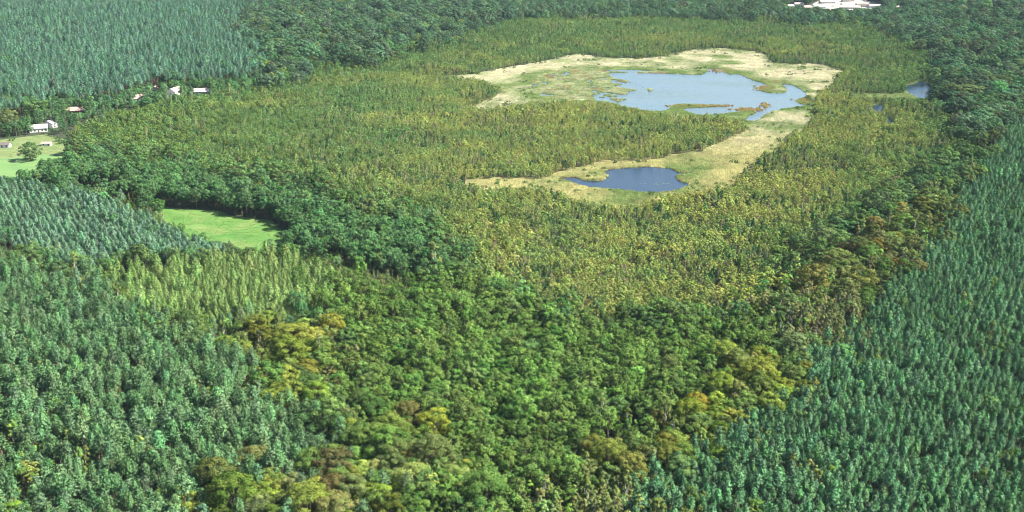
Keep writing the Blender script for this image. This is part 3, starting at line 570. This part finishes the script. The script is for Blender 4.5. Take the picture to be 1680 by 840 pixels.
def points_object(name, A, coll, nv, hz=0.0):
    """one object that scatters a kind: points with a tint, a size and a turn each"""
    me = bpy.data.meshes.new(name); n = len(A)
    me.vertices.add(n)
    co = np.zeros((n, 3), np.float32); co[:, :2] = A[:, :2]; co[:, 2] = hz
    me.vertices.foreach_set("co", co.ravel())
    a = me.attributes.new("tint", 'FLOAT_COLOR', 'POINT'); c4 = np.ones((n, 4), np.float32); c4[:, :3] = A[:, 3:6]; a.data.foreach_set("color", c4.ravel())
    a = me.attributes.new("size", 'FLOAT_VECTOR', 'POINT'); s = np.repeat(A[:, 2:3], 3, 1).astype(np.float32); s[:, 2] *= 0.9 + 0.2 * rng.random(n); a.data.foreach_set("vector", s.ravel())
    a = me.attributes.new("turn", 'FLOAT_VECTOR', 'POINT'); r = np.zeros((n, 3), np.float32); r[:, 2] = rng.uniform(0, 6.283, n); r[:, :2] = rng.normal(0, .025, (n, 2)); a.data.foreach_set("vector", r.ravel())
    a = me.attributes.new("variant", 'INT', 'POINT'); a.data.foreach_set("value", rng.integers(0, nv, n).astype(np.int32))
    o = bpy.data.objects.new(name, me); COL.objects.link(o)
    ng = bpy.data.node_groups.new(name + "_scatter", 'GeometryNodeTree')
    ng.interface.new_socket("Geometry", in_out='INPUT', socket_type='NodeSocketGeometry'); ng.interface.new_socket("Geometry", in_out='OUTPUT', socket_type='NodeSocketGeometry')
    gi = ng.nodes.new("NodeGroupInput"); go = ng.nodes.new("NodeGroupOutput")
    ip = ng.nodes.new("GeometryNodeInstanceOnPoints"); ci = ng.nodes.new("GeometryNodeCollectionInfo")
    ci.inputs['Collection'].default_value = coll; ci.inputs['Separate Children'].default_value = True; ci.inputs['Reset Children'].default_value = True
    def na(t, nm):
        q = ng.nodes.new("GeometryNodeInputNamedAttribute"); q.data_type = t; q.inputs[0].default_value = nm; return q.outputs[0]
    ng.links.new(gi.outputs[0], ip.inputs['Points']); ng.links.new(ci.outputs[0], ip.inputs['Instance'])
    ip.inputs['Pick Instance'].default_value = True
    ng.links.new(na('INT', "variant"), ip.inputs['Instance Index']); ng.links.new(na('FLOAT_VECTOR', "size"), ip.inputs['Scale'])
    er = ng.nodes.new("FunctionNodeEulerToRotation"); ng.links.new(na('FLOAT_VECTOR', "turn"), er.inputs[0]); ng.links.new(er.outputs[0], ip.inputs['Rotation'])
    ng.links.new(ip.outputs[0], go.inputs[0])
    md = o.modifiers.new("scatter", 'NODES'); md.node_group = ng
    o['kind'] = 'stuff'
    return o
def put_tree(kn, x, y, s, col, label, group):
    lst, _, hh, nv = PROTO[kn]; tm, cm = lst[rng.integers(nv)]
    e = bpy.data.objects.new(kn, None); COL.objects.link(e); e.empty_display_size = 0.5
    e.location = (x, y, 0); e.rotation_euler = (0, 0, rng.uniform(0, 6.283)); e.scale = (s, s, min(s, 23.0 / hh) * rng.uniform(.9, 1.1))
    e['label'] = label; e['category'] = CAT[kn]
    if group: e['group'] = group
    t = bpy.data.objects.new("trunk", tm); c = bpy.data.objects.new("crown", cm)
    for o in (t, c): COL.objects.link(o); o.parent = e
    c['tint'] = [float(q) for q in col] 
    return e
for (kn, u, v, w, col, lab), (x, y, s, r) in zip(STAND, stand_xy):
    e = put_tree(kn, x, y, s, col, lab, None)
    if 'on the lawn' in lab: e.location.z = -4.5 * e.scale.z       # crown down to the grass, trunk foot in the ground
NIND = 290
for kn in KINDS:
    A = np.concatenate(PTS[kn]); hh = PROTO[kn][2]
    u, v, d = project(A[:, 0], A[:, 1], hh * A[:, 2] * 0.85)
    vis = (u > 3) & (u < W0 - 3) & (v > 4) & (v < H0 - 6)
    key = np.where(vis, A[:, 2] / d, -1)
    order = np.argsort(-key); top = order[:NIND]; top = top[key[top] > 0]
    slab = STUFF[kn]
    for i in top:
        lab, grp = tree_label(kn, A[i, 6]); put_tree(kn, A[i, 0], A[i, 1], A[i, 2], A[i, 3:6], lab, grp)
    rest = np.setdiff1d(np.arange(len(A)), top)
    print('KIND', kn, len(A), len(rest))
    if len(rest):
        o = points_object(kn.replace('_tree', '') + "_forest" if kn != 'willow_shrub' else "willow_shrubbery", A[rest], PROTO[kn][1], PROTO[kn][3]); o['label'] = slab; o['category'] = 'forest' if kn != 'willow_shrub' else 'shrubbery'

# ------------------------------------------------------------------ reeds and sedges
def tuft(r, n, h, rad, wd):
    B = MB()
    for _ in range(n):
        a = r.uniform(0, 6.283); q = rad * math.sqrt(r.random()); x, y = q * math.cos(a), q * math.sin(a); hh = h * r.uniform(.6, 1.15); l = r.normal(0, .22, 2) * hh
        b = r.uniform(0, 6.283); dx, dy = wd * math.cos(b), wd * math.sin(b)
        B.v += [(x - dx, y - dy, 0), (x + dx, y + dy, 0), (x + l[0] * .5 + dx * .8, y + l[1] * .5 + dy * .8, hh * .6), (x + l[0], y + l[1], hh), (x + l[0] * .5 - dx * .8, y + l[1] * .5 - dy * .8, hh * .6)]
        t = r.random(); B.t += [t] * 5
        B.f.append(tuple(range(B.n, B.n + 5))); B.n += 5
    return B
rcoll = bpy.data.collections.new("source_reed")
for i in range(5):
    me = tuft(np.random.default_rng(900 + i), 40, 1.2, 1.05, 0.10).mesh("reed_tuft", [M['foliage']])
    rcoll.objects.link(bpy.data.objects.new("reed_source_%d" % i, me))
rb = np.concatenate([reeds, rmarsh]); lo, hi = rb.min(0), rb.max(0)
n = 380000
rx = rng.uniform(lo[0], hi[0], n); ry = rng.uniform(lo[1], hi[1], n)
inm = inside(marsh, rx, ry); inl = inside(lake, rx, ry); inp = inside(pond, rx, ry)
m = inside(reeds, rx, ry) & ~inside(island, rx, ry) & ~inside(tongue, rx, ry) & ~inp & ~inl
mos = fbm(rx, ry, 13, 41)
u, v, d = project(rx, ry, np.zeros(n))
m &= ~(inm & (mos + np.clip((u - 1000) / 500, -.06, .08) > 0.60))
rm2 = inside(rmarsh, rx, ry) & ~np.any([inside(p, rx, ry) for p in rpond], 0)
m |= rm2
rx, ry, u, v, inm, mos, rm2 = rx[m], ry[m], u[m], v[m], inm[m], mos[m], rm2[m]
n = len(rx)
straw = np.array([.55, .51, .35]); green = np.array([.19, .26, .085]); rust = np.array([.27, .15, .07]); yell = np.array([.40, .38, .14])
# distance to the open water, for the green and rusty fringe
def dist_to(P, X, Y, step=2):
    best = np.full(len(X), 1e9)
    for p in P[::step]: best = np.minimum(best, (X - p[0]) ** 2 + (Y - p[1]) ** 2)
    return np.sqrt(best)
dl = np.minimum(dist_to(lake, rx, ry), dist_to(marsh, rx, ry)); dp = dist_to(pond, rx, ry)
g = np.clip(1 - dl / 24, 0, 1) * 0.9 + np.clip(1 - dp / 16, 0, 1) * .55 + (fbm(rx, ry, 30, 19) - .5) * 2.4 + .32
g = np.where(inm, 0.75 + (mos - .5), g); g = np.where(rm2, .9, g)
g = np.clip(g + .15 * rng.normal(size=n), 0, 1)[:, None]
near = np.clip((v - 200) / 60, 0, 1)[:, None]
base = straw * (1 - near * .75) + yell * near * .75
col = base * (1 - g) + green * g
rs = (np.minimum(np.where(v < 210, dist_to(lake, rx, ry), 99), dp) < 2.2) & (rng.random(n) < .6) | (inm & (fbm(rx, ry, 9, 23) > .62))
col[rs] = rust * .6 + col[rs] * .4
col *= np.exp(rng.normal(0, .16, (n, 1)) + .55 * (fbm(rx, ry, 9, 29) - .5)[:, None])
sz = (.8 + .5 * rng.random(n)) * np.where(rs, .9, 1.0)
o = points_object("reeds", np.column_stack([rx, ry, sz, col]), rcoll, 5, 0.1); o['label'] = "pale straw and green reeds and sedges around the lake and the pond"; o['category'] = 'reeds'
# islets of reed in the lake
isl = []
for (u0, v0, wu, wv, nn) in [(1255, 174, 6, 3.5, 60), (1322, 167, 14, 4, 120), (1150, 174.8, 44, 1.6, 330), (1228, 181, 20, 3, 180), (1256, 146, 14, 4, 120), (1185, 117, 25, 3, 80), (1270, 136, 20, 2.5, 90)]:
    a = rng.normal(0, .5, (nn, 2)); p = ground(u0 + a[:, 0] * wu, v0 + a[:, 1] * wv); k = rng.random(nn)[:, None]
    isl.append(np.column_stack([p, .8 + .5 * rng.random(nn), (yell * k + rust * (1 - k)) * .9]))
o = points_object("islet_reeds", np.concatenate(isl), rcoll, 5, 0.3); o['label'] = "tawny reed islets and strips standing in the lake"; o['category'] = 'reeds'
# rough tufts in the meadow and the field
n = 16000; P = np.concatenate([meadow, field_b, clearing]); lo, hi = P.min(0), P.max(0)
mx = rng.uniform(lo[0], hi[0], n * 8); my = rng.uniform(lo[1], hi[1], n * 8)
m = inside(meadow, mx, my) | inside(field_b, mx, my) | inside(clearing, mx, my)
m &= fbm(mx, my, 12, 55) > .42
mx, my = mx[m], my[m]; k = rng.random(len(mx))[:, None]
o = points_object("grass", np.column_stack([mx, my, .09 + .14 * rng.random(len(mx)), np.array([.070, .150, .028]) * k + np.array([.13, .180, .050]) * (1 - k)]), rcoll, 5, 0.08); o['label'] = "rough grass tufts in the meadow and the field strip"; o['category'] = 'grass'
# pale patch on the pond, built of small flat discs
n = 26; a = rng.normal(0, .45, (n, 2)); p = ground(1088 + a[:, 0] * 30, 302 + a[:, 1] * 2.0)
wc = bpy.data.collections.new("source_disc")
B = MB(); r = np.random.default_rng(4)
for _ in range(10):
    c = r.uniform(-.6, .6, 2); q = r.uniform(.12, .25); B.v += [(c[0] + q * math.cos(t), c[1] + q * math.sin(t), .01) for t in np.arange(6) * math.pi / 3]; B.t += [r.random()] * 6; B.f.append(tuple(range(B.n, B.n + 6))); B.n += 6
wc.objects.link(bpy.data.objects.new("disc_source", B.mesh("floating_leaves", [M['foliage']])))
o = points_object("floating_leaves", np.column_stack([p, .6 + .5 * rng.random(n), np.tile([[.11, .13, .09]], (n, 1))]), wc, 1, 0.37); o['label'] = "pale patch of small flat discs on the pond"; o['category'] = 'water plants'

# ------------------------------------------------------------------ houses
M['roof_pink'] = rough_mat("roof_pinkish_tile", [(0.3, (0.22, 0.13, 0.11)), (0.7, (0.34, 0.22, 0.19))], 1.2, 6, (1, 1, 1), 0.03, 0.8)
M['roof_pale'] = rough_mat("roof_pale", [(0.3, (0.20, 0.165, 0.15)), (0.7, (0.32, 0.27, 0.25))], 1.2, 6, (1, 1, 1), 0.02, 0.7)
M['roof_grey'] = rough_mat("roof_grey", [(0.3, (0.15, 0.145, 0.14)), (0.7, (0.25, 0.24, 0.23))], 1.0, 6, (1, 1, 1), 0.03, 0.8)
M['roof_dark'] = rough_mat("roof_dark", [(0.3, (0.06, 0.05, 0.05)), (0.7, (0.11, 0.09, 0.085))], 1.0, 6, (1, 1, 1), 0.03, 0.8)
M['wall_white'] = rough_mat("wall_white", [(0.3, (0.510, 0.495, 0.465)), (0.7, (0.600, 0.585, 0.562))], 0.8, 6)
M['wall_cream'] = rough_mat("wall_cream", [(0.3, (0.58, 0.50, 0.38)), (0.7, (0.68, 0.60, 0.46))], 0.8, 6)
M['wall_brick'] = rough_mat("wall_brick", [(0.3, (0.26, 0.10, 0.075)), (0.7, (0.38, 0.16, 0.11))], 2.0, 6)
m_, nt_, out_ = new_mat("window_glass"); b_ = N(nt_, "ShaderNodeBsdfPrincipled"); b_.inputs['Base Color'].default_value = (.02, .025, .03, 1); b_.inputs['Roughness'].default_value = .08; nt_.links.new(b_.outputs[0], out_.inputs[0]); M['glass'] = m_
M['door'] = rough_mat("door_wood", [(0.3, (0.10, 0.06, 0.035)), (0.7, (0.17, 0.10, 0.06))], 2.0, 5)
def box_mesh(name, x0, x1, y0, y1, z0, z1, mat):
    v = [(x, y, z) for z in (z0, z1) for y in (y0, y1) for x in (x0, x1)]
    f = [(0, 2, 3, 1), (4, 5, 7, 6), (0, 1, 5, 4), (2, 6, 7, 3), (0, 4, 6, 2), (1, 3, 7, 5)]
    me = bpy.data.meshes.new(name); me.from_pydata(v, [], f); me.materials.append(mat); return me
def child(name, me, par):
    o = bpy.data.objects.new(name, me); COL.objects.link(o); o.parent = par; return o
def build_house(u, v, w, d, hw, hr, yaw, roof, wall, label, cat):
    x, y = ground(u, v); y += d * 0.5; x = x
    e = bpy.data.objects.new(cat if cat == 'shed' else 'house', None); COL.objects.link(e); e.location = (x, y, 0.05); e.rotation_euler = (0, 0, yaw)
    e['label'] = label; e['category'] = cat
    if hw == 3.0 and cat == 'house' and v < 40: e['group'] = "houses of the far settlement"
    a, b = w / 2, d / 2
    V = [(-a, -b, 0), (a, -b, 0), (a, b, 0), (-a, b, 0), (-a, -b, hw), (a, -b, hw), (a, b, hw), (-a, b, hw), (-a, 0, hw + hr), (a, 0, hw + hr)]
    F = [(0, 1, 5, 4), (2, 3, 7, 6), (3, 0, 4, 8, 7), (1, 2, 6, 9, 5), (3, 2, 1, 0)]
    me = bpy.data.meshes.new("wall"); me.from_pydata(V, [], F); me.materials.append(M[wall]); child("wall", me, e)
    ov, th = 0.45, 0.18; sl_ = hr / b
    rv = []
    for sx in (-a - ov, a + ov):
        rv += [(sx, -b - ov, hw - ov * sl_ + .03), (sx, 0, hw + hr + .03), (sx, b + ov, hw - ov * sl_ + .03), (sx, -b - ov, hw - ov * sl_ + th), (sx, 0, hw + hr + th), (sx, b + ov, hw - ov * sl_ + th)]
    rf = [(0, 3, 4, 1), (1, 4, 5, 2), (6, 7, 10, 9), (7, 8, 11, 10), (3, 9, 10, 4), (4, 10, 11, 5), (0, 1, 7, 6), (1, 2, 8, 7), (0, 6, 9, 3), (2, 5, 11, 8)]
    me = bpy.data.meshes.new("roof"); me.from_pydata(rv, [], rf); me.materials.append(M[roof]); ro = child("roof", me, e)
    if cat == 'house': child("chimney", box_mesh("chimney", w * .18, w * .18 + .7, -.35, .35, hw + hr * .7, hw + hr + 1.0, M['wall_brick']), ro)
    nwin = max(2, int(w // 3))
    def window(x0, x1, yy, z0, z1, sgn):
        f = child("window", box_mesh("window", x0 - .08, x1 + .08, yy - .05, yy + .05, z0 - .08, z1 + .08, M['wall_white']), e)
        child("pane", box_mesh("pane", x0, x1, yy + sgn * .05 - .012, yy + sgn * .05 + .012, z0, z1, M['glass']), f)
    for sgn in (-1, 1):
        for i in range(nwin):
            cx = -a + w * (i + .5) / nwin
            if sgn < 0 and i == nwin // 2:
                child("door", box_mesh("door", cx - .5, cx + .5, -b - .05, -b + .03, 0.02, 2.05, M['door']), e); continue
            window(cx - .6, cx + .6, sgn * b, .9, min(2.2, hw - .4), sgn)
    for sx in (-1, 1):      # gable windows
        f = child("window", box_mesh("window", sx * a - .05, sx * a + .05, -.6, .6, hw * .45, hw * .45 + 1.3, M['wall_white']), e)
        child("pane", box_mesh("pane", sx * a + sx * .05 - .012, sx * a + sx * .05 + .012, -.5, .5, hw * .45 + .1, hw * .45 + 1.2, M['glass']), f)
for h in HOUSES: build_house(h[0], h[1], h[2] * 1.28, h[3] * 1.2, *h[4:])

# ------------------------------------------------------------------ haze
m, nt, out = new_mat("haze"); pv = N(nt, "ShaderNodeVolumePrincipled")
pv.inputs['Color'].default_value = (0.62, 0.82, 1.0, 1); pv.inputs['Density'].default_value = 0.000015; pv.inputs['Anisotropy'].default_value = 0.0
nt.links.new(pv.outputs[0], out.inputs['Volume'])
hz = bpy.data.objects.new("haze", box_mesh("haze", -3600, 3600, -3100, 4300, -1.0, 228.0, m)); COL.objects.link(hz); hz['kind'] = 'stuff'; hz['label'] = "thin bluish air haze over the whole landscape"
